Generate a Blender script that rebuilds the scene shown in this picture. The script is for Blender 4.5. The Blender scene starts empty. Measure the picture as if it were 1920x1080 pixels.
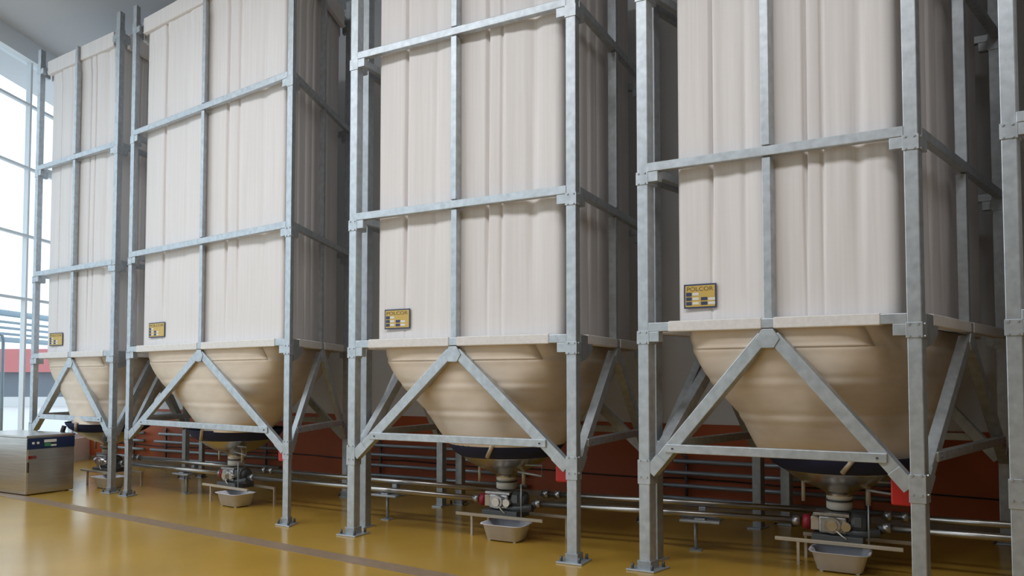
import bpy, math, random
from mathutils import Vector, Matrix
random.seed(7)
PI = math.pi
C = bpy.context.scene.collection
F = 1399.94            # focal length in pixels of a 1920 px wide frame
HZ = 1.5               # eye height

# ------------------------------------------------------------------ materials
def new_mat(name):
    m = bpy.data.materials.new(name); m.use_nodes = True
    nt = m.node_tree
    return m, nt, nt.nodes['Principled BSDF']

def mat(name, col, rough=.5, metal=0., noise=None, spec=.5, coat=0., bump=None):
    """noise = (scale xyz, amount, detail): mottles the base colour; bump = (scale, strength)"""
    m, nt, b = new_mat(name)
    b.inputs['Base Color'].default_value = (*col, 1)
    b.inputs['Roughness'].default_value = rough
    b.inputs['Metallic'].default_value = metal
    b.inputs['Specular IOR Level'].default_value = spec
    b.inputs['Coat Weight'].default_value = coat
    b.inputs['Coat Roughness'].default_value = .12
    if noise or bump:
        tc = nt.nodes.new('ShaderNodeTexCoord')
    if noise:
        mp = nt.nodes.new('ShaderNodeMapping'); mp.inputs['Scale'].default_value = noise[0]
        nz = nt.nodes.new('ShaderNodeTexNoise'); nz.inputs['Scale'].default_value = 1
        nz.inputs['Detail'].default_value = noise[2]
        rm = nt.nodes.new('ShaderNodeMapRange')
        rm.inputs['From Min'].default_value = .3; rm.inputs['From Max'].default_value = .7
        rm.inputs['To Min'].default_value = 1 - noise[1]; rm.inputs['To Max'].default_value = 1 + noise[1]
        mx = nt.nodes.new('ShaderNodeVectorMath'); mx.operation = 'SCALE'
        mx.inputs[0].default_value = col
        nt.links.new(tc.outputs['Object'], mp.inputs['Vector'])
        nt.links.new(mp.outputs['Vector'], nz.inputs['Vector'])
        nt.links.new(nz.outputs['Fac'], rm.inputs['Value'])
        nt.links.new(rm.outputs['Result'], mx.inputs['Scale'])
        nt.links.new(mx.outputs['Vector'], b.inputs['Base Color'])
    if bump:
        n2 = nt.nodes.new('ShaderNodeTexNoise'); n2.inputs['Scale'].default_value = bump[0]
        bp = nt.nodes.new('ShaderNodeBump'); bp.inputs['Strength'].default_value = bump[1]
        bp.inputs['Distance'].default_value = .01
        nt.links.new(tc.outputs['Object'], n2.inputs['Vector'])
        nt.links.new(n2.outputs['Fac'], bp.inputs['Height'])
        nt.links.new(bp.outputs['Normal'], b.inputs['Normal'])
    return m

GALV = mat('galvanised steel', (.50, .535, .565), .46, .65, ((17, 17, 17), .13, 3))
GALVD = mat('darker galvanised steel', (.38, .40, .42), .5, .65, ((17, 17, 17), .12, 3))  # darker tone of the galvanised steel
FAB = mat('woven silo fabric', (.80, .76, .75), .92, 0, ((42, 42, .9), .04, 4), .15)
HOP = mat('warm-shaded hopper fabric', (.72, .61, .50), .9, 0, ((5, 5, 14), .05, 4), .2)  # tan has floor bounce and shade painted into the off-white silo cloth
SLV = mat('white hem sleeve', (.78, .75, .73), .85, 0, ((30, 30, 30), .05, 2), .2)
NAVY = mat('navy fabric', (.014, .02, .07), .8)
STEEL = mat('brushed stainless steel', (.60, .57, .53), .27, .95, ((2, 2, 60), .1, 2))
STEELP = mat('polished stainless pipe', (.46, .44, .42), .30, 1.)
DARKST = mat('dark painted steel', (.10, .105, .11), .45, .4)
VALVE = mat('cast valve metal', (.42, .42, .43), .33, .9, ((30, 30, 30), .2, 2))
RED = mat('red paint', (.50, .018, .014), .4)
CRIM = mat('crimson plastic', (.30, .012, .028), .45)
SLEEVE = mat('cream rubber sleeve', (.74, .69, .60), .6)
TAN = mat('tan painted tube', (.50, .42, .32), .5, .3)
TRAY = mat('translucent white plastic', (.70, .69, .74), .4, 0, ((8, 8, 8), .05, 2))
FLOOR = mat('mustard epoxy floor', (.45, .268, .042), .20, 0, ((1.3, 1.3, 1), .08, 4), .45, 0, (2.2, .04))
STRIPE = mat('taupe floor strip', (.27, .185, .12), .42, 0, ((14, 14, 1), .12, 3))
ORANGE = mat('orange wall paint', (.42, .085, .022), .55, 0, ((2, 2, 2), .08, 3))
CREAM = mat('pale grey wall paint', (.76, .76, .77), .7, 0, ((1, 1, 1), .03, 2))
DIMW = mat('bounce-damping dark wall', (.12, .115, .11), .7, 0, ((1, 1, 1), .03, 2))  # dark so the unseen walls throw little light under the silos
CEIL = mat('ceiling plaster', (.64, .64, .66), .8, 0, ((.6, .6, .6), .03, 2))
WHITEF = mat('white window frame', (.82, .86, .90), .4)
BLACK = mat('black rubber', (.012, .012, .013), .55)
PIPEG = mat('grey wall pipe', (.30, .33, .36), .35, .5)
YEL = mat('yellow plate', (.62, .42, .10), .45)
INK = mat('navy plate ink', (.035, .05, .12), .5)
BROWNI = mat('brown lettering', (.16, .11, .05), .5)
PAPER = mat('white plate field', (.75, .74, .70), .5)
GREEN = mat('green label', (.05, .25, .10), .5)
NAVYP = mat('navy panel', (.012, .028, .085), .3)
ROOF = mat('red roof sheet', (.55, .16, .16), .6)
OUTG = mat('grey outdoor wall', (.16, .18, .21), .7)
OUTP = mat('blue grey outdoor steel', (.25, .32, .38), .5, .3)
GROUND = mat('pale concrete yard', (.70, .70, .70), .8)
BASEP = mat('base plate steel', (.50, .54, .58), .38, .6)

def glass_mat():
    m = bpy.data.materials.new('window glass'); m.use_nodes = True
    nt = m.node_tree; nt.nodes.clear()
    o = nt.nodes.new('ShaderNodeOutputMaterial'); mx = nt.nodes.new('ShaderNodeMixShader')
    t = nt.nodes.new('ShaderNodeBsdfTransparent'); g = nt.nodes.new('ShaderNodeBsdfGlossy')
    t.inputs['Color'].default_value = (.94, .98, 1, 1); g.inputs['Roughness'].default_value = .02
    mx.inputs[0].default_value = .05
    nt.links.new(t.outputs[0], mx.inputs[1])
    nt.links.new(g.outputs[0], mx.inputs[2]); nt.links.new(mx.outputs[0], o.inputs[0])
    return m
GLASS = glass_mat()

# ------------------------------------------------------------------ mesh builder
class MB:
    def __init__(s, mp=None):
        s.v = []; s.f = []; s.sm = []; s.mp = mp or (lambda a, b, c: Vector((a, b, c)))
    def add(s, pts, faces, smooth=False, raw=False):
        o = len(s.v)
        s.v += [Vector(p) if raw else s.mp(*p) for p in pts]
        for f in faces:
            s.f.append([o + i for i in f]); s.sm.append(smooth)
        return s
    def box(s, a0, a1, b0, b1, c0, c1):
        p = [(a, b, c) for c in (c0, c1) for (a, b) in ((a0, b0), (a1, b0), (a1, b1), (a0, b1))]
        return s.add(p, [(3, 2, 1, 0), (4, 5, 6, 7), (0, 1, 5, 4), (1, 2, 6, 5), (2, 3, 7, 6), (3, 0, 4, 7)])
    def prism(s, poly, n0, n1):
        """poly of (a, c) extruded along b from n0 to n1"""
        k = len(poly)
        p = [(a, n0, c) for a, c in poly] + [(a, n1, c) for a, c in poly]
        fs = [tuple(range(k)), tuple(range(2 * k - 1, k - 1, -1))]
        fs += [(i, i + k, (i + 1) % k + k, (i + 1) % k) for i in range(k)]
        return s.add(p, fs)
    def tube(s, pts, r, n=12, raw=False, cap=True):
        P = [Vector(p) if raw else s.mp(*p) for p in pts]
        rings = []
        up = Vector((0, 0, 1))
        for i, p in enumerate(P):
            d = (P[min(i + 1, len(P) - 1)] - P[max(i - 1, 0)]).normalized()
            if abs(d.dot(up)) > .95 and i == 0: up = Vector((1, 0, 0))
            a = d.cross(up)
            if a.length < 1e-3: a = d.cross(Vector((1, 0, 0)))
            a.normalize(); b = d.cross(a).normalized()
            rr = r[i] if isinstance(r, (list, tuple)) else r
            rings += [p + a * rr * math.cos(2 * PI * k / n) + b * rr * math.sin(2 * PI * k / n) for k in range(n)]
        o = len(s.v); s.v += rings
        for i in range(len(P) - 1):
            for k in range(n):
                s.f.append([o + i * n + k, o + i * n + (k + 1) % n, o + (i + 1) * n + (k + 1) % n, o + (i + 1) * n + k]); s.sm.append(True)
        if cap:
            s.f.append([o + k for k in range(n)][::-1]); s.sm.append(False)
            s.f.append([o + (len(P) - 1) * n + k for k in range(n)]); s.sm.append(False)
        return s
    def lathe(s, cx, cy, prof, n=40, cap0=False, cap1=False, flat=False):
        """prof of (r, z) round the vertical through (cx, cy), world axes"""
        o = len(s.v)
        for r, z in prof:
            s.v += [Vector((cx + r * math.cos(2 * PI * k / n), cy + r * math.sin(2 * PI * k / n), z)) for k in range(n)]
        for i in range(len(prof) - 1):
            for k in range(n):
                s.f.append([o + i * n + k, o + i * n + (k + 1) % n, o + (i + 1) * n + (k + 1) % n, o + (i + 1) * n + k]); s.sm.append(not flat)
        if cap0: s.f.append([o + k for k in range(n)][::-1]); s.sm.append(False)
        if cap1: s.f.append([o + (len(prof) - 1) * n + k for k in range(n)]); s.sm.append(False)
        return s
    def grid(s, rows, closed=True, smooth=True):
        o = len(s.v); n = len(rows[0])
        for r in rows: s.v += [Vector(p) for p in r]
        for i in range(len(rows) - 1):
            for k in range(n if closed else n - 1):
                k2 = (k + 1) % n
                s.f.append([o + i * n + k, o + i * n + k2, o + (i + 1) * n + k2, o + (i + 1) * n + k]); s.sm.append(smooth)
        return s
    def build(s, name, m, parent=None, bevel=0., origin=None):
        """ONE mesh object; with a parent the mesh is stored in the root thing's own space"""
        org = Vector((0, 0, 0))
        p = parent
        while p is not None:
            org = org + p.location; p = p.parent
        loc = Vector(origin) if origin is not None and parent is None else Vector((0, 0, 0))
        me = bpy.data.meshes.new(name)
        me.from_pydata([v - org - loc for v in s.v], [], s.f)
        me.polygons.foreach_set('use_smooth', s.sm)
        me.validate(); me.update()
        import bmesh
        b = bmesh.new(); b.from_mesh(me); bmesh.ops.recalc_face_normals(b, faces=b.faces); b.to_mesh(me); b.free()
        o = bpy.data.objects.new(name, me); C.objects.link(o)
        me.materials.append(m)
        o.location = loc
        if parent is not None: o.parent = parent
        if bevel:
            md = o.modifiers.new('bevel', 'BEVEL'); md.width = bevel; md.segments = 2
            md.limit_method = 'ANGLE'; md.harden_normals = False
        return o

def thing(name, loc, label, cat, group=None):
    o = bpy.data.objects.new(name, None); C.objects.link(o)
    o.location = loc; o.empty_display_size = .1
    return tag(o, label, cat, group)

def tag(o, label, cat, group=None):
    o['label'] = label; o['category'] = cat
    if group: o['group'] = group
    return o

def struct(o, label=None):
    o['kind'] = 'structure'
    if label: o['label'] = label
    return o

def copy_tree(o, parent=None):
    c = o.copy(); C.objects.link(c)
    if parent is not None: c.parent = parent
    for ch in list(o.children): copy_tree(ch, c)
    return c

def text_mesh(txt, height, name, m, parent, origin, ux, uy, width=None, depth=.0015):
    """lettering as a mesh, lower left corner at origin, running along ux, up uy"""
    cu = bpy.data.curves.new(name, 'FONT'); cu.body = txt; cu.size = 1; cu.extrude = 0
    ob = bpy.data.objects.new(name + '_tmp', cu); C.objects.link(ob)
    dg = bpy.context.evaluated_depsgraph_get()
    me = bpy.data.meshes.new_from_object(ob.evaluated_get(dg))
    bpy.data.objects.remove(ob); bpy.data.curves.remove(cu)
    xs = [v.co.x for v in me.vertices]; ys = [v.co.y for v in me.vertices]
    x0, x1, y0, y1 = min(xs), max(xs), min(ys), max(ys)
    sy = height / (y1 - y0); sx = (width / (x1 - x0)) if width else sy
    n = ux.cross(uy).normalized()
    org = Vector((0, 0, 0)); p = parent
    while p is not None: org = org + p.location; p = p.parent
    k = len(me.vertices)
    V = []
    for lay in (depth, 0):
        V += [origin + ux * (v.co.x - x0) * sx + uy * (v.co.y - y0) * sy + n * lay - org for v in me.vertices]
    fs = [list(pl.vertices) for pl in me.polygons]
    cnt = {}
    for f in fs:
        for i in range(len(f)):
            e = (f[i], f[(i + 1) % len(f)]); cnt[e] = 1
    side = [[a, b, b + k, a + k] for (a, b) in cnt if (b, a) not in cnt]
    me2 = bpy.data.meshes.new(name); me2.from_pydata(V, [], fs + [[i + k for i in f][::-1] for f in fs] + side)
    me2.update(); me2.materials.append(m); bpy.data.meshes.remove(me)
    o = bpy.data.objects.new(name, me2); C.objects.link(o); o.parent = parent
    return o

# ------------------------------------------------------------------ silos
PW = .090          # post width
ZG = .775          # knee gusset height
ZT = .965          # tie bar height

class Plan:
    """plan of one silo: u along the front from the front-left post's inner edge, v into the depth"""
    def __init__(s, FL, FR, half, z):
        s.FL = Vector((*FL, 0)); FRv = Vector((*FR, 0)); h = Vector((*half, 0))
        s.U = (FRv - s.FL); s.W = s.U.length; s.U.normalize()
        s.D = 2 * h.length; s.V = h.normalized(); s.z = z
        s.WI = s.W - PW
    def mp(s, u, v, z): return s.FL + s.U * u + s.V * v + Vector((0, 0, z))
    def centre(s): return s.mp(s.WI / 2, s.D / 2, 0)

def face_maps(P):
    """(name, map(s, n, z), length): s along the face, n from its outer plane inwards"""
    W, D = P.W, P.D
    return [
        ('front', lambda a, n, z: P.mp(a, n, z), P.WI),
        ('right', lambda a, n, z: P.mp(W - n, PW + a, z), D - 2 * PW),
        ('back', lambda a, n, z: P.mp(P.WI - a, D - n, z), P.WI),
        ('left', lambda a, n, z: P.mp(-PW + n, D - PW - a, z), D - 2 * PW),
    ]

def bolt(mb, a, n, z, d=.009, r=.008):
    mb.prism([(a + r * math.cos(PI / 3 * k), z + r * math.sin(PI / 3 * k)) for k in range(6)], n - d, n + .002)

def corner_post(P, root, side_u, side_v, levels, ztop):
    """side_u 0 left 1 right, side_v 0 front 1 back"""
    u0 = -PW if side_u == 0 else P.WI
    v0 = 0 if side_v == 0 else P.D - PW
    u1, v1 = u0 + PW, v0 + PW
    post = MB(P.mp).box(u0, u1, v0, v1, .012, ztop).build('corner_post', GALV, root, .006)
    pl = .07 if side_v == 0 else .035
    bp = MB(P.mp).box(u0 - pl, u1 + pl, v0 - pl, v1 + pl, .0005, .014)
    bp.build('base_plate', BASEP, post, .003)
    for (a, b) in ((u0 - .035, v0 - .035), (u1 + .035, v0 - .035), (u1 + .035, v1 + .035), (u0 - .035, v1 + .035)):
        if side_v == 1 and b > v1: continue
        MB(P.mp).tube([(a, b, .012), (a, b, .055)], .012, 8).build('anchor_bolt', DARKST, post)
    # foot stiffeners round the post
    ft = MB(P.mp).box(u0 - .012, u1 + .012, v0 - .012, v1 + .012, .012, .075)
    ft.build('foot_collar', GALVD, post, .003)
    sgn = 1 if side_u == 0 else -1          # direction of the bay seen from the post along u
    sv = 1 if side_v == 0 else -1
    ui = u1 if side_u == 0 else u0          # inner edge
    vi = v1 if side_v == 0 else v0
    uo = u0 if side_u == 0 else u1
    vo = v0 if side_v == 0 else v1
    t = .006
    for i, z in enumerate(levels):
        # bolted clamp sleeve with an ear under each bar
        lo, hi = z - .135, z - .03
        if i == len(levels) - 1: lo, hi = z - .10, z + .03
        m = MB(P.mp)
        m.box(u0 - t, u1 + t, v0 - t, v1 + t, lo, hi)
        br = m.build('corner_clamp', GALV, post, .002)
        e = MB(P.mp)
        a, b = sorted((ui + sgn * .004, ui + sgn * .085))
        c, d = sorted((vo - sv * .004, vo + sv * .060))
        e.box(a, b, c, d, z - .118, z - .038)
        e.build('clamp_ear', GALV, post, .003)
        e = MB(P.mp)
        a, b = sorted((uo + sgn * .060, uo - sgn * .004))
        c, d = sorted((vi + sv * .004, vi + sv * .105))
        if side_v == 0 and side_u == 1 and i == 0:
            q = vi + .27
            e.add([(u, v, w_) for u in (a, b) for (v, w_) in ((vi + .004, z - .20), (vi + .14, z - .17), (q, z - .10), (q, z + .03), (vi + .004, z + .03))],
                  [(0, 1, 2, 3, 4), (9, 8, 7, 6, 5)] + [(k, k + 5, (k + 1) % 5 + 5, (k + 1) % 5) for k in range(5)])
            e.build('clamp_ear', GALVD, post, .003)
        elif side_v == 0:
            e.box(a, b, c, d, z - .118, z - .030)
            e.build('clamp_ear', GALV, post, .003)
    if side_v == 0:
        fm = lambda a, n, z: P.mp(a, n, z)
        rm = lambda a, n, z: P.mp(P.W - n, a, z)
        for z in list(levels[:2]) + [ZG + .02]:
            zs = (z - .125, z - .042) if z > 1 else (z - .065, z + .065)
            for zz in zs:
                for uu in (u0 + .018, u1 - .018):
                    b = MB(fm); bolt(b, uu, -t, zz); b.build('bolt', BASEP, post)
                if side_u == 1:
                    b = MB(rm); bolt(b, v0 + .03, -t, zz); b.build('bolt', BASEP, post)
        # knee gusset plate wrapped round the post
        k = MB(P.mp)
        k.box(u0 - t, u1 + t, v0 - t, v1 + t, ZG - .10, ZG + .09)
        k.build('knee_clamp', GALV, post, .002)
    return post

def side_frame_bars(P, root, face, full=True):
    name, mp, L = face
    z1, z2, z3, z4 = P.z
    c = L / 2
    # horizontal bars
    for z in (z2, z3):
        MB(mp).box(-.004, L + .004, -.004, .056, z - .036, z + .036).build('cross_bar', GALV, root, .005)
    # top rail
    MB(mp).box(-.004, L + .004, .060, .105, z4 - .02, z4 + .03).build('top_rail', GALV, root, .005)
    for a, b in ((.13, c - .03), (c + .03, L - .13)):
        MB(mp).box(a, b, .045, .12, z4 - .14, z4 + .065).build('top_hem', FAB, root, .012)
    # hem tube and its fabric sleeve
    MB(mp).box(-.004, L + .004, .0, .06, z1 - .038, z1 + .034).build('hem_tube', GALV, root, .005)
    g = .042
    for a, b in ((.16, c - g), (c + g, L - .16)):
        MB(mp).box(a, b, -.007, .067, z1 - .043, z1 + .041).build('hem_sleeve', SLV, root, .008)
    # mullion between the bars
    for a, b in ((z1 - .04, z2 - .045), (z2 + .045, z3 - .045), (z3 + .045, z4 + .06)):
        MB(mp).box(c - .030, c + .030, .012 if a < z1 else .0, .085, a, b).build('mullion', GALV, root, .004)
    # inverted V braces, apex plate and tie bar
    bw = .046
    za, zg = z1 - .10, ZG - .005
    for sg in (-1, 1):
        top = (c + sg * .035, za); bot = ((0 if sg < 0 else L), zg)
        d = Vector((bot[0] - top[0], bot[1] - top[1])).normalized()
        nn = Vector((-d.y, d.x)) * bw
        poly = [(top[0] + nn.x, top[1] + nn.y), (bot[0] + nn.x, bot[1] + nn.y), (bot[0] - nn.x, bot[1] - nn.y), (top[0] - nn.x, top[1] - nn.y)]
        MB(mp).prism(poly, .004, .082).build('diagonal_brace', GALV, root, .005)
        # knee gusset between brace and post
        g = [Vector(bot) - d * .15, Vector(bot)]
        n2 = nn * 1.05
        MB(mp).prism([tuple(g[0] + n2), tuple(g[1] + n2), tuple(g[1] - n2), tuple(g[0] - n2)], -.003, .012).build('knee_gusset', GALV, root, .002)
    MB(mp).prism([(c - .04, z1 - .045), (c + .04, z1 - .045), (c + .085, z1 - .12), (c + .045, z1 - .185), (c - .045, z1 - .185), (c - .085, z1 - .12)], -.004, .03).build('apex_gusset', GALV, root, .003)
    f = (za - ZT) / (za - zg)
    a0, a1 = c - .035 - (c - .035) * f, c + .035 + (c - .035) * f
    MB(mp).box(a0 - .03, a1 + .03, -.012, .05, ZT - .034, ZT + .034).build('tie_bar', GALV, root, .005)
    if full:
        for a in (a0 + .03, a1 - .03):
            b = MB(mp); bolt(b, a, -.012, ZT); b.build('bolt', DARKST, root)

def rounded_outline(u0, u1, v0, v1, r, folds, arc=7):
    """closed outline as (u, v, nu, nv, face, frac)"""
    out = []
    cs = [((u0 + r, v0), (u1 - r, v0), (0, -1)), ((u1, v0 + r), (u1, v1 - r), (1, 0)),
          ((u1 - r, v1), (u0 + r, v1), (0, 1)), ((u0, v1 - r), (u0, v0 + r), (-1, 0))]
    cc = [(u1 - r, v0 + r), (u1 - r, v1 - r), (u0 + r, v1 - r), (u0 + r, v0 + r)]
    for i, (a, b, n) in enumerate(cs):
        ts = {round(k / 56, 5) for k in range(57)}
        for (ft, dp, wd) in folds[i]:
            for q in (-2.2, -1.5, -1, -.6, -.3, 0, .3, .6, 1, 1.5, 2.2):
                ts.add(round(ft + q * wd, 5))
        for t in sorted(ts):
            out.append((a[0] + (b[0] - a[0]) * t, a[1] + (b[1] - a[1]) * t, n[0], n[1], i, t))
        a0 = (-PI / 2, 0, PI / 2, PI)[i]
        for k in range(1, arc):
            an = a0 + PI / 2 * k / arc
            nu, nv = math.cos(an), math.sin(an)
            out.append((cc[i][0] + r * nu, cc[i][1] + r * nv, nu, nv, i, 2 + k / arc))
    return out

def smooth(a, b, x):
    t = max(0, min(1, (x - a) / (b - a))); return t * t * (3 - 2 * t)

def build_silo(P, label, seed, group='fabric silos in a row'):
    rnd = random.Random(seed)
    z1, z2, z3, z4 = P.z
    cen = P.centre()
    root = thing('fabric_silo', cen, label, 'silo', group)
    lv = [z1, z2, z3, z4]
    for su in (0, 1):
        for sv in (0, 1):
            corner_post(P, root, su, sv, lv, z4 + .27)
    for k, fc in enumerate(face_maps(P)):
        side_frame_bars(P, root, fc, k < 2)
    # ---- bag
    u0, u1, v0, v1 = .16, P.WI - .085, .115, P.D - .13
    FOLDS = {0: [(.155, .042, .008), (.34, .010, .015), (.645, .040, .008), (.725, .024, .008), (.90, .025, .03)],
             1: [(.16, .02, .012), (.30, .026, .010), (.42, .012, .015), (.72, .02, .012)],
             2: [(.3, .016, .02), (.7, .016, .02)], 3: [(.25, .014, .02), (.6, .012, .02)]}
    ph = [rnd.uniform(0, 6) for _ in range(8)]
    out = rounded_outline(u0, u1, v0, v1, .075, FOLDS, 8)
    rows = []
    NZ = 46
    ztop = z4 + .05
    for j in range(NZ + 1):
        z = z1 - .03 + (ztop - z1 + .03) * j / NZ
        fade = .15 + .85 * smooth(z1 + .1, z1 + 1.3, z)
        row = []
        for (u, v, nu, nv, fc, t) in out:
            d = 0
            if t <= 1:
                for (ft, dp, wd) in FOLDS[fc]:
                    x = (t - ft - .3 * wd * math.sin(z * 1.3 + ph[fc])) / wd
                    d -= dp * fade * math.exp(-x * x)
                    x2 = (t - ft - wd * 3.4) / (wd * 2.6)
                    d += dp * .22 * fade * math.exp(-x2 * x2)
                d += .003 * math.sin(t * 23 + ph[4] + .5 * math.sin(z * .9)) * fade
                d += .0018 * math.sin(t * 61 + ph[5] + .4 * math.sin(z * 1.7)) * fade
                env = min(1, 8 * t, 8 * (1 - t))
                d = d * env + .018 * math.sin(PI * t)
                # the frame bars press the cloth a little
                for zb in (z2, z3): d -= .004 * math.exp(-((z - zb) / .12) ** 2)
            d += .02 * math.exp(-((z - z1 - .02) / .05) ** 2) * 0
            if z > z4 - .32 and t <= 1: d += .012 * smooth(z4 - .30, z4 - .27, z)
            row.append(P.mp(u + nu * d, v + nv * d, z))
        rows.append(row)
    bag = MB(); bag.grid(rows); n = len(out)
    bag.f.append([NZ * n + k for k in range(n)]); bag.sm.append(False)
    bag.build('fabric_bag', FAB, root)
    # ---- hopper: square at the hem, round and bulging towards the outlet
    ax = cen * .965                     # outlet axis in plan
    uvc = (P.WI / 2, P.D / 2)
    # express the axis in u, v
    rel = ax - P.FL
    det = P.U.x * P.V.y - P.U.y * P.V.x
    cu = (rel.x * P.V.y - rel.y * P.V.x) / det; cv = (P.U.x * rel.y - P.U.y * rel.x) / det
    rows = []; NJ = 72; NK = 144
    zt, zb = z1 - .025, .885
    hu0, hu1, hv0, hv1 = .165, P.WI - .12, .055, P.D - .07
    for j in range(NJ + 1):
        t = j / NJ
        z = zt + (zb - zt) * t
        s = t ** 2.1                                          # bulge
        s = s * .93 + .07 * t
        w = smooth(.0, .75, t)
        row = []
        for k in range(NK):
            an = 2 * PI * k / NK
            cx, cy = math.cos(an), math.sin(an)
            e = 7 * (1 - w) + 2 * w
            rr = (abs(cx) ** e + abs(cy) ** e) ** (-1 / e)
            uu = (hu0 + hu1) / 2 + rr * cx * (hu1 - hu0) / 2
            vv = (hv0 + hv1) / 2 + rr * cy * (hv1 - hv0) / 2
            R = .57
            wu, wv = cu + cx * R, cv + cy * R
            # pleats: two soft tucks round the hopper
            pl = 0
            for (tt, dp) in ((.17, .006), (.42, .005), (.70, .006)):
                dt = t - tt
                pl += dp * math.exp(-(dt / .028) ** 2) - dp * .9 * math.exp(-((dt + .045) / .022) ** 2)
            pl += .005 * math.sin(3 * an + seed) * math.sin(PI * t) + .004 * math.sin(11 * an + 9 * t + seed) * math.sin(PI * t)
            row.append(P.mp(uu + (wu - uu) * s + cx * pl, vv + (wv - vv) * s + cy * pl, z))
        rows.append(row)
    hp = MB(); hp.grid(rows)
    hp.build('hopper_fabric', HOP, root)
    # loose hem flap on the front lying on the hopper, its right edge cut on the slant
    fr = []
    for j in range(0, 12):
        row = []
        a0, a1 = .02, .925 + .004 * j
        for q in range(25):
            x = a0 + (a1 - a0) * q / 24                       # share of the front width
            f = NK * (.625 + .25 * x)
            k0 = int(f); w_ = f - k0
            pnt = rows[j][k0 % NK] * (1 - w_) + rows[j][(k0 + 1) % NK] * w_
            row.append(pnt - P.V * .007)
        fr.append(row)
    fl = MB(); fl.grid(fr, False)
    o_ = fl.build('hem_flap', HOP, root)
    md = o_.modifiers.new('thick', 'SOLIDIFY'); md.thickness = .003
    # navy skirt, steel dish, outlet sleeve
    MB().lathe(ax.x, ax.y, [(.575, .90), (.565, .87), (.52, .81), (.45, .765)], 48).build('navy_skirt', NAVY, root)
    MB().lathe(ax.x, ax.y, [(.44, .80), (.455, .80), (.455, .775), (.43, .755), (.36, .70), (.26, .645), (.15, .60), (.105, .575), (.10, .55)], 48).build('discharge_dish', STEEL, root)
    col = MB().lathe(ax.x, ax.y, [(.085, .60), (.10, .575), (.10, .525), (.092, .52), (.092, .50), (.10, .495), (.10, .445), (.085, .435)], 32).build('outlet_sleeve', SLEEVE, root)
    MB().lathe(ax.x, ax.y, [(.094, .503), (.105, .503), (.105, .517), (.094, .517)], 32).build('clamp_band', DARKST, col)
    for (a, rr) in ((-.27, .012), (.22, .015)):
        p = ax + P.U * a - Vector((-P.U.y, P.U.x, 0)) * .06
        MB().tube([p + Vector((0, 0, .67)), p + Vector((0, 0, .49))], rr * 1.3, 10, True).build('hanger_tube', TAN, root)
    # support strap across the skirt
    p = ax + P.U * .16 - Vector((-P.U.y, P.U.x, 0)) * .565
    MB().tube([p + Vector((0, 0, .91)), p + Vector((-.05, .09, .79))], .020, 8, True).build('skirt_strap', TAN, root)
    # angle frame at the right of the dish
    q = ax - Vector((-P.U.y, P.U.x, 0)) * .18
    A = [q + P.U * .06 + Vector((0, 0, .70)), q + P.U * .47 + Vector((0, 0, .70)), q + P.U * .47 + Vector((0, 0, .60)), q + P.U * .22 + Vector((0, 0, .63))]
    MB().tube(A, .011, 8, True).build('dish_stay', GALVD, root)
    # red box behind the right knee gusset
    rb = MB(P.mp).box(P.WI - .15, P.WI - .01, .105, .16, ZG - .14, ZG + .05)
    r_ = rb.build('red_box', RED, root, .012)
    r_['label'] = 'red box behind the knee gusset'
    # ---- name plate
    uN, wN = {'A': (.31, .38), 'B': (.36, .38), 'C': (.285, .30)}.get('ABC'[[PA, PB, PC].index(P)] if P in (PA, PB, PC) else 'D', (.24, .255)); hN = .19; zN = z1 + .14
    nrm = P.U.cross(Vector((0, 0, 1))).normalized()
    if nrm.y > 0: nrm = -nrm
    o3 = P.mp(uN, v0 - .028, zN)
    ux, uy = P.U, Vector((0, 0, 1))
    def pm(a, n, z): return o3 + ux * a + uy * z + nrm * n
    pl = MB(pm).box(0, wN, -.004, 0, 0, hN).build('name_plate', INK, root)
    pl['label'] = 'yellow maker plate with navy border'
    MB(pm).box(.012, wN - .012, 0, .002, .012, hN - .012).build('plate_face', YEL, pl)
    text_mesh('POLCOR', .032, 'lettering', BROWNI, pl, pm(.025, .002, hN - .055), ux, uy, wN - .05)
    for (a, b, z0, z_1, mm) in ((.018, .062, .095, .125, INK), (.018, .062, .06, .088, INK), (.018, .062, .024, .052, INK),
                               (.070, .118, .100, .122, PAPER), (.070, .118, .065, .085, PAPER), (.070, .118, .03, .05, PAPER),
                               (.135, .185, .060, .085, INK), (.135, .185, .024, .05, INK), (.192, .245, .06, .08, PAPER), (.192, .245, .027, .047, PAPER),
                               (.15, .25, .095, .115, YEL)):
        if mm is YEL: continue
        MB(pm).box(a, b, .002, .0035, z0, z_1).build('data_field', mm, pl)
    return root, ax

def zl(i):
    base = [1.8806, 3.1291, 4.7100, 6.1804]
    dz = [[-.0226, -.0456, -.022, .057], [.0172, .0068, .0327, .0131], [-.0333, -.0331, -.0107, 0], [.0388, .0719, 0, 0]][i]
    return [a + b for a, b in zip(base, dz)]

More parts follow.
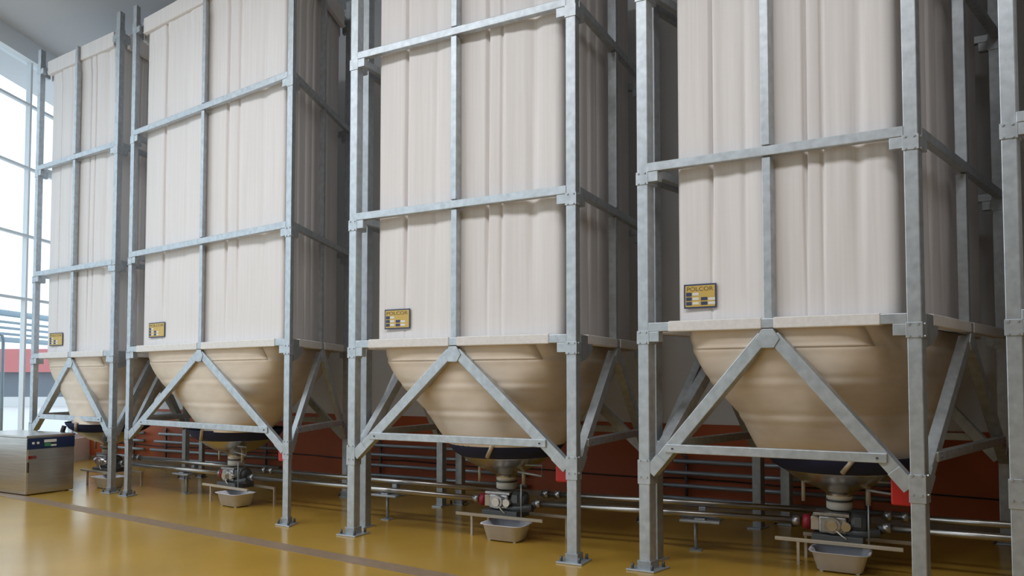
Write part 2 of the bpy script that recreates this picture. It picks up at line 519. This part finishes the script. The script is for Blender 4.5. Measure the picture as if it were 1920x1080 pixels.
PA = Plan((-7.1306, 11.123), (-5.3142, 9.945), (.20, .74), zl(0))
PB = Plan((-4.9614, 9.6884), (-2.3129, 7.7574), (.1069, .9558), zl(1))
PC = Plan((-1.5237, 7.2573), (.5312, 6.1673), (.4807, .9136), zl(2))
PD = Plan((1.0863, 5.9264), (2.7535, 5.005), (.9177, .9396), zl(3))
PE = Plan((3.27, 4.775), (3.27 + 1.6672, 4.775 - .9214), (.9177, .9396), zl(3))
axes = []
for P, lab, sd in ((PA, 'pale fabric silo in galvanised frame, farthest left beside the window wall', 1),
                   (PB, 'pale fabric silo in galvanised frame right of the one by the window', 2),
                   (PC, 'pale fabric silo in galvanised frame at the middle of the row', 3),
                   (PD, 'largest complete fabric silo in galvanised frame, second from the right end', 4),
                   (PE, 'fabric silo mostly cut off at the right edge, its steel post showing', 5)):
    r, ax = build_silo(P, lab, sd)
    axes.append(ax)
PL = [PA, PB, PC, PD, PE]

# steel side frames that stand tight against the left of two silos
for P, tb, lab in ((PC, 1.76, 'slim braced steel side frame close to the left side of the middle silo'),
                   (PD, 2.20, 'slim braced steel side frame close to the left side of the largest silo')):
    o = P.mp(-.22, tb / 2, 0)
    rt = thing('side_frame', o, lab, 'frame')
    a0, a1 = .34, tb
    mp = lambda a, n, z, P=P: P.mp(-.22 + n, a, z)
    for a in (a0, a1):
        p = MB(mp).box(a, a + .09, 0, .085, .012, 6.3).build('corner_post', GALVD, rt, .005)
        MB(mp).box(a - .05, a + .14, -.03, .10, .0005, .014).build('base_plate', BASEP, p)
    c = (a0 + a1 + .09) / 2; z1 = P.z[0]
    for sg in (-1, 1):
        e = a0 + .09 if sg < 0 else a1
        top = (c + sg * .03, z1 - .1); d = Vector((e - top[0], ZG + .05 - top[1])).normalized(); nn = Vector((-d.y, d.x)) * .045
        MB(mp).prism([(top[0] + nn.x, top[1] + nn.y), (e + nn.x, ZG + .05 + nn.y), (e - nn.x, ZG + .05 - nn.y), (top[0] - nn.x, top[1] - nn.y)], .005, .075).build('diagonal_brace', GALVD, rt, .004)
    for z in P.z[:3]:
        MB(mp).box(a0 + .09, a1, .01, .065, z - .036, z + .036).build('cross_bar', GALVD, rt, .004)

# ------------------------------------------------------------------ rotary valves, trays, pipes
where = ['farthest left silo', 'second silo from window', 'middle silo', 'largest complete silo', 'silo at the right edge']
vc = []
def build_valve(P, ax, lab):
    c = Vector((ax.x, ax.y, 0)) * .985
    n = Vector((-P.U.y, P.U.x, 0))
    mp = lambda s, b, z: c + P.U * s + n * b + Vector((0, 0, z))
    rt = thing('rotary_valve', c, lab, 'valve', 'rotary valves under the silos')
    b = MB(mp).box(-.19, .08, -.09, .09, .40, .425).build('top_flange', VALVE, rt, .004)
    bd = MB(mp); bd.box(-.15, .06, -.085, .085, .26, .40)
    bd.build('valve_body', VALVE, rt, .015)
    MB(mp).tube([(-.045, -.13, .335), (-.045, .10, .335)], .062, 24).build('rotor_housing', VALVE, rt)
    MB(mp).tube([(-.045, -.145, .335), (-.045, -.125, .335)], .040, 20).build('rotor_cover', STEEL, rt)
    MB(mp).tube([(.055, -.12, .33), (.055, -.02, .33)], .036, 18).build('gear_cover', STEEL, rt)
    mt = MB(mp).tube([(.09, 0, .35), (.20, 0, .35)], .085, 24).build('motor', DARKST, rt)
    MB(mp).tube([(.20, 0, .35), (.215, 0, .35), (.225, 0, .35)], [.07, .062, .03], 20).build('motor_cap', DARKST, mt)
    MB(mp).box(.11, .17, -.10, -.06, .33, .41).build('terminal_box', DARKST, mt, .006)
    MB(mp).box(-.215, -.15, -.055, .055, .275, .385).build('inlet_block', TAN, rt, .008)
    MB(mp).tube([(-.275, 0, .33), (-.22, 0, .33)], .062, 24).build('red_coupling', CRIM, rt)
    MB(mp).tube([(-.06, -.04, .27), (.09, -.04, .27), (.30, -.04, .29)], .036, 16).build('transfer_tee', DARKST, rt)
    for s in (-.33, .34):
        MB(mp).tube([(s - .03, 0, .33), (s + .03, 0, .33)], .040, 16).build('pipe_coupling', VALVE, rt)
    MB(mp).tube([(.29, -.01, .31), (.315, 0, .33)], .036, 14).build('outlet_elbow', DARKST, rt)
    # stand: two rails on legs
    MB(mp).box(-.48, .46, -.16, -.135, .185, .215).build('rail', TAN, rt, .004)
    MB(mp).box(-.30, .58, .13, .155, .185, .215).build('rail', TAN, rt, .004)
    MB(mp).box(-.20, .18, -.135, .13, .19, .255).build('mounting_plate', DARKST, rt, .004)
    for (s, bb) in ((-.30, -.147), (.57, .142), (-.28, .142), (.40, -.147)):
        if (s, bb) == (.40, -.147): continue
        MB(mp).box(s - .011, s + .011, bb - .011, bb + .011, .0005, .188).build('leg', TAN, rt)
    MB(mp).tube([(.22, -.12, .20), (.22, -.12, .52)], .007, 8).build('sensor_rod', GALVD, rt)
    MB(mp).tube([(-.02, -.13, .30), (.02, -.15, .27), (.06, -.15, .24)], .005, 6).build('cable', SLEEVE, rt)
    return mp

for i, P in enumerate(PL):
    mp = build_valve(P, axes[i], 'stainless rotary valve on a tan stand under the ' + where[i])
    vc.append(mp)
    if i < 4:
        c = Vector((axes[i].x, axes[i].y, 0)) * (.925 / .965)
        n = Vector((-P.U.y, P.U.x, 0))
        tm = lambda s, b, z, c=c, n=n, P=P: c + P.U * s + n * b + Vector((0, 0, z))
        k = MB(tm)
        def ring(w, d, z, r=.03):
            pts = []
            for q in range(24):
                a = 2 * PI * q / 24; e = 6
                cx, cy = math.cos(a), math.sin(a)
                rr = (abs(cx) ** e + abs(cy) ** e) ** (-1 / e)
                pts.append(tm(cx * rr * w, cy * rr * d, z))
            return pts
        rows = [ring(.165, .115, .012), ring(.205, .145, .155), ring(.225, .165, .16), ring(.225, .165, .154), ring(.20, .14, .150), ring(.16, .11, .018)]
        k.grid(rows)
        k.f.append(list(range(24))[::-1]); k.sm.append(False)
        k.f.append([24 * 5 + q for q in range(24)]); k.sm.append(False)
        for (a, b) in ((-.13, -.085), (.13, -.085), (.13, .085), (-.13, .085)):
            k.box(a - .012, a + .012, b - .012, b + .012, .0005, .016)
        tag(k.build('drip_tray', TRAY, None, 0, tuple(c)), 'white plastic drip tray on the floor under the valve of the ' + where[i], 'tray', 'drip trays under the valves')

legs = ['between the two leftmost silos', 'from the second to the middle silo', 'from the middle silo to the largest silo', 'from the largest silo to the right edge']
for i in range(4):
    p = vc[i](.37, 0, .33); q = vc[i + 1](-.36, 0, .33)
    m = MB().tube([p, q], .029, 14, True)
    o = m.build('conveying_pipe', STEELP, None, 0, tuple((p + q) / 2))
    tag(o, 'front stainless conveying pipe running ' + legs[i], 'pipe', 'front conveying pipes')
    p = vc[i](.30, .16, .40); q = vc[i + 1](-.20, .16, .40)
    rt = thing('conveying_pipe', (p + q) / 2, 'rear stainless conveying pipe running ' + legs[i], 'pipe', 'rear conveying pipes')
    MB().tube([p, q], .027, 14, True).build('pipe_run', STEELP, rt)
    d = (q - p).normalized()
    for k in (.02, .14):
        MB().tube([p + d * k, p + d * (k + .05)], .040, 14, True).build('coupling', VALVE, rt)
    # stand carrying both pipes
    f = .62
    s = p + (q - p) * f
    P2 = PL[i + 1]; n = Vector((-d.y, d.x, 0)).normalized()
    sm = lambda a, b, z, s=s, d=d, n=n: Vector((s.x, s.y, 0)) + Vector((d.x, d.y, 0)) * a + n * b + Vector((0, 0, z))
    st = thing('pipe_stand', (s.x, s.y, 0), 'low grey stand carrying the conveying pipes ' + legs[i], 'stand', 'pipe stands')
    MB(sm).box(-.17, .17, -.22, .08, .262, .285).build('shelf', GALVD, st, .006)
    MB(sm).tube([(-.05, -.08, .002), (-.05, -.08, .264)], .016, 12).build('leg', GALVD, st)
    MB(sm).box(-.10, .0, -.13, -.03, .0005, .010).build('foot', GALVD, st)
    MB(sm).box(-.045, .045, -.20, .04, .284, .300).build('saddle', GALVD, st, .004)
    MB(sm).box(-.03, .03, -.03, .03, .299, .374).build('pipe_block', GALVD, st, .004)

# ------------------------------------------------------------------ room shell
def quad_box(name, m, pts, z0, z1, kind='structure'):
    b = MB()
    k = len(pts)
    V = [Vector((x, y, z0)) for x, y in pts] + [Vector((x, y, z1)) for x, y in pts]
    fs = [tuple(range(k))[::-1], tuple(range(k, 2 * k))] + [(i, (i + 1) % k, (i + 1) % k + k, i + k) for i in range(k)]
    b.add(V, fs, raw=True)
    return struct(b.build(name, m))

HC = 7.22
BS, BI = -.538, 9.95                     # back wall: y = BI + BS x
def backy(x): return BI + BS * x
LW0, LW1 = Vector((-9.0, -5.0)), Vector((-8.02, 14.26))   # window wall line in plan
XR = 9.0
quad_box('floor', FLOOR, [(-9.6, -6), (XR + .6, -6), (XR + .6, 15.5), (-9.6, 15.5)], -.2, 0)
quad_box('ceiling', CEIL, [(-9.6, -6), (XR + .6, -6), (XR + .6, 15.5), (-9.6, 15.5)], HC, HC + .2)
nb = Vector((-BS, 1)).normalized()
def wall_strip(name, m, z0, z1, off, th, x0=-8.05, x1=XR + .2):
    a = Vector((x0, backy(x0))) - nb * off; b = Vector((x1, backy(x1))) - nb * off
    return quad_box(name, m, [(a.x, a.y), (b.x, b.y), (b.x + nb.x * th, b.y + nb.y * th), (a.x + nb.x * th, a.y + nb.y * th)], z0, z1)
wall_strip('wall_back', CREAM, 0, HC, 0, .2)
wall_strip('trim_1', ORANGE, 0, .98, .02, .02)
wall_strip('baseboard_back', STRIPE, 0, .07, .035, .015)
# unseen right and front walls, made dark to keep bounce light down
quad_box('wall_right', DIMW, [(XR, -6), (XR + .2, -6), (XR + .2, 6), (XR, 6)], 0, HC)
quad_box('wall_front', DIMW, [(-9.2, -5.6), (XR, -5.6), (XR, -5.4), (-9.2, -5.4)], 0, HC)

# window wall on the left
ld = (LW1 - LW0).normalized(); ln = Vector((-ld.y, ld.x))      # ln points outwards (left)
Lw = (LW1 - LW0).length
def lw(a, n, z): return Vector((LW0.x + ld.x * a + ln.x * n, LW0.y + ld.y * a + ln.y * n, z))
struct(MB(lw).box(0, Lw, 0, .2, 0, .42).build('wall_left', CREAM))
struct(MB(lw).box(0, Lw, -.02, .2, HC - .34, HC).build('trim_2', WHITEF))
win = MB(lw).box(0, Lw, .07, .13, .42, .50).build('window_1', WHITEF)
struct(win)
a = Lw - 1.75 - 1.3 * 13
zs = [2.86, 3.93, 5.08, 6.16]
k = 0
while a < Lw:
    if a > 0: MB(lw).box(a - .022, a + .022, .06, .14, .42, HC - .34).build('mullion', WHITEF, win)
    a += 1.3
for z in zs: MB(lw).box(0, Lw, .065, .135, z - .02, z + .02).build('transom', WHITEF, win)
MB(lw).box(0, Lw, .096, .102, .45, HC - .34).build('glass', GLASS, win)

# floor strip along the aisle
sa, sb = Vector((-7.6, 10.47)), Vector((3.2, 3.27))
d = (sb - sa).normalized(); n = Vector((-d.y, d.x)) * .09
struct(MB().add([(sa.x + n.x, sa.y + n.y, .0), (sb.x + n.x, sb.y + n.y, .0), (sb.x - n.x, sb.y - n.y, .0), (sa.x - n.x, sa.y - n.y, .0),
                 (sa.x + n.x, sa.y + n.y, .003), (sb.x + n.x, sb.y + n.y, .003), (sb.x - n.x, sb.y - n.y, .003), (sa.x - n.x, sa.y - n.y, .003)],
                [(0, 1, 2, 3), (7, 6, 5, 4), (0, 4, 5, 1), (1, 5, 6, 2), (2, 6, 7, 3), (3, 7, 4, 0)], raw=True).build('trim_3', STRIPE))

# pipe racks on the back wall
wd = Vector((1, BS)).normalized()
def wallpt(x, off, z):
    p = Vector((x, backy(x))) - nb * off
    return Vector((p.x, p.y, z))
for i, (x0, x1) in enumerate(((-7.6, -6.5), (-6.35, -3.6), (-2.2, .25), (1.75, 4.05))):
    rt = thing('pipe_rack', wallpt((x0 + x1) / 2, .1, .1), 'grey pipes on the orange wall behind the ' + where[i], 'pipes', 'pipe racks on the orange wall')
    for j, z in enumerate((.55, .415, .265, .12)):
        e = .12 * (j % 2)
        MB().tube([wallpt(x0 - .1 * j + .2, .1, z), wallpt(x1, .1, z)], .027, 12, True).build('pipe', PIPEG, rt)
    for x in (x0 + .32, x1 - .3):
        MB().tube([wallpt(x, .065, .06), wallpt(x, .065, .60)], .018, 8, True).build('upright', DARKST, rt)
        MB().tube([wallpt(x, .065, .59), wallpt(x - .05, .03, .64)], .018, 8, True).build('bracket', DARKST, rt)
o = MB().tube([wallpt(-7.5 + k * .5, .045, .335 + .012 * math.sin(k * 1.7)) for k in range(32)], .009, 6, True).build('black_cable', BLACK)
tag(o, 'thin black cable run along the orange back wall', 'cable')

# ------------------------------------------------------------------ machine at the left
mc = Vector((-6.28, 9.70, 0)); fd = Vector((.47, .883, 0)).normalized(); sd = Vector((-fd.y, fd.x, 0))
mm = lambda a, b, z: mc + fd * a + sd * b + Vector((0, 0, z))
rt = thing('control_machine', mm(.3, .6, 0), 'stainless machine with navy control panel in front of the leftmost silo', 'machine')
MB(mm).box(.0, .63, .0, 1.35, .012, .745).build('cabinet', STEEL, rt, .012)
MB(mm).box(-.008, .638, -.008, 1.36, .745, .775).build('top_plate', STEEL, rt, .006)
for (a, b) in ((.06, .06), (.57, .06), (.06, 1.28), (.57, 1.28)):
    MB(mm).tube([(a, b, .0005), (a, b, .014)], .025, 12).build('foot', DARKST, rt)
pn = MB(mm).box(.006, .625, -.012, .002, .595, .738).build('control_panel', NAVYP, rt, .004)
for a in (.075, .135):
    MB(mm).tube([(a, -.022, .675), (a, -.010, .675)], .016, 14).build('button', PAPER, pn)
MB(mm).box(.215, .375, -.016, -.010, .675, .712).build('display', PAPER, pn)
MB(mm).box(.22, .30, -.016, -.010, .625, .665).build('green_label', GREEN, pn)
MB(mm).box(.305, .375, -.016, -.010, .622, .645).build('white_label', PAPER, pn)
st = MB(mm).box(.018, .125, -.004, .002, .47, .55).build('warning_sticker', PAPER, rt)
MB(mm).box(.018, .125, -.006, -.003, .47, .512).build('red_band', RED, st)
MB(mm).box(.012, .024, -.022, .001, .30, .43).build('door_handle', BLACK, rt)
MB(mm).box(.014, .618, -.006, .002, .05, .585).build('door', STEEL, rt, .004)

# black hose from the leftmost hopper down to the machine
h0 = Vector((axes[0].x - .44, axes[0].y - .38, .855))
pts = []
A0, A1, A2, A3 = h0, h0 + Vector((-.10, -.06, -.32)), mm(.86, .22, .56), mm(.665, .22, .62)
for k in range(17):
    t = k / 16
    pts.append(A0 * (1 - t) ** 3 + A1 * 3 * t * (1 - t) ** 2 + A2 * 3 * t * t * (1 - t) + A3 * t ** 3)
tag(MB().tube(pts, .030, 12, True).build('black_hose', BLACK), 'black hose curving from the leftmost hopper to the steel machine', 'hose')

# ------------------------------------------------------------------ outside the window wall
yard = MB().add([(-90, -40, -.25), (-9.7, -40, -.25), (-9.7, 120, -.25), (-90, 120, -.25), (-90, -40, -.05), (-9.7, -40, -.05), (-9.7, 120, -.05), (-90, 120, -.05)],
                [(3, 2, 1, 0), (4, 5, 6, 7), (0, 1, 5, 4), (1, 2, 6, 5), (2, 3, 7, 6), (3, 0, 4, 7)], raw=True).build('ground_outside', GROUND)
struct(yard)
bl = thing('outbuilding', (-30, 46, -.05), 'low grey building with a red roof seen outside through the window', 'building')
MB().box(-48, -14, 44, 52, -.05, 1.95).build('wall', OUTG, bl)
MB().prism([(-49, 1.95), (-13, 1.95), (-14.5, 3.3), (-47.5, 3.3)], 43.5, 52.5).build('roof', ROOF, bl)
MB().box(-47, -15, 43.96, 44.02, -.05, .5).build('plinth', GROUND, bl)
pb = thing('pipe_bridge', (-12.2, 18, -.05), 'blue grey pipe bridge outside the window wall', 'pipe bridge')
for z, r, x in ((3.08, .075, -12.0), (2.88, .03, -12.1), (2.74, .03, -12.1), (2.60, .03, -12.1), (2.45, .06, -12.0)):
    MB().tube([(x, 8, z), (x, 30, z)], r, 12, True).build('pipe', OUTP, pb)
for y in (10, 20.8, 28):
    MB().box(-12.3, -12.15, y, y + .15, -.05, 3.2).build('post', OUTP, pb)
hr = [( -9.62, 14.1, -.05), (-9.62, 14.1, 2.25), (-9.62, 14.06, 2.34), (-9.62, 13.95, 2.38), (-9.62, 13.2, 2.30), (-9.62, 12.4, 2.2), (-9.62, 12.4, -.05)]
tag(MB().tube([Vector(p) for p in hr], .03, 10, True).build('handrail', OUTP), 'dark curved handrail outside the window beside the machine', 'handrail')

# ------------------------------------------------------------------ light
w = bpy.data.worlds.new('overcast sky'); bpy.context.scene.world = w; w.use_nodes = True
bg = w.node_tree.nodes['Background']; bg.inputs[0].default_value = (.84, .93, 1.0, 1); bg.inputs[1].default_value = 3.7

def area(name, loc, rot, sx, sy, power, col=(1, 1, 1)):
    l = bpy.data.lights.new(name, 'AREA'); l.shape = 'RECTANGLE'; l.size = sx; l.size_y = sy; l.energy = power; l.color = col
    o = bpy.data.objects.new(name, l); C.objects.link(o); o.location = loc; o.rotation_euler = rot
    return o

for x, y, pw in ((-8.3, 6.0, 320), (-4.9, 4.2, 330), (-1.5, 2.4, 320), (1.9, .6, 250)):  # unseen fill lights added above the aisle to brighten the silo fronts
    area('aisle fill light', (x, y, 7.0), (0, 0, -.55), 2.8, 1.4, pw, (.93, .96, 1))

# ------------------------------------------------------------------ camera
cd = bpy.data.cameras.new('camera'); cam = bpy.data.objects.new('camera', cd); C.objects.link(cam)
cd.sensor_width = 36; cd.lens = F / 1920 * 36; cd.shift_y = 117.85 / 1920
cam.location = (0, 0, HZ); cam.rotation_euler = (PI / 2 + .03878578, 0, 0)
cd.clip_end = 300
S = bpy.context.scene
S.camera = cam
S.view_settings.view_transform = 'Standard'; S.view_settings.look = 'None'
S.view_settings.gamma = 1; S.view_settings.use_curve_mapping = False
S.view_settings.exposure = -1.08
S.cycles.max_bounces = 8
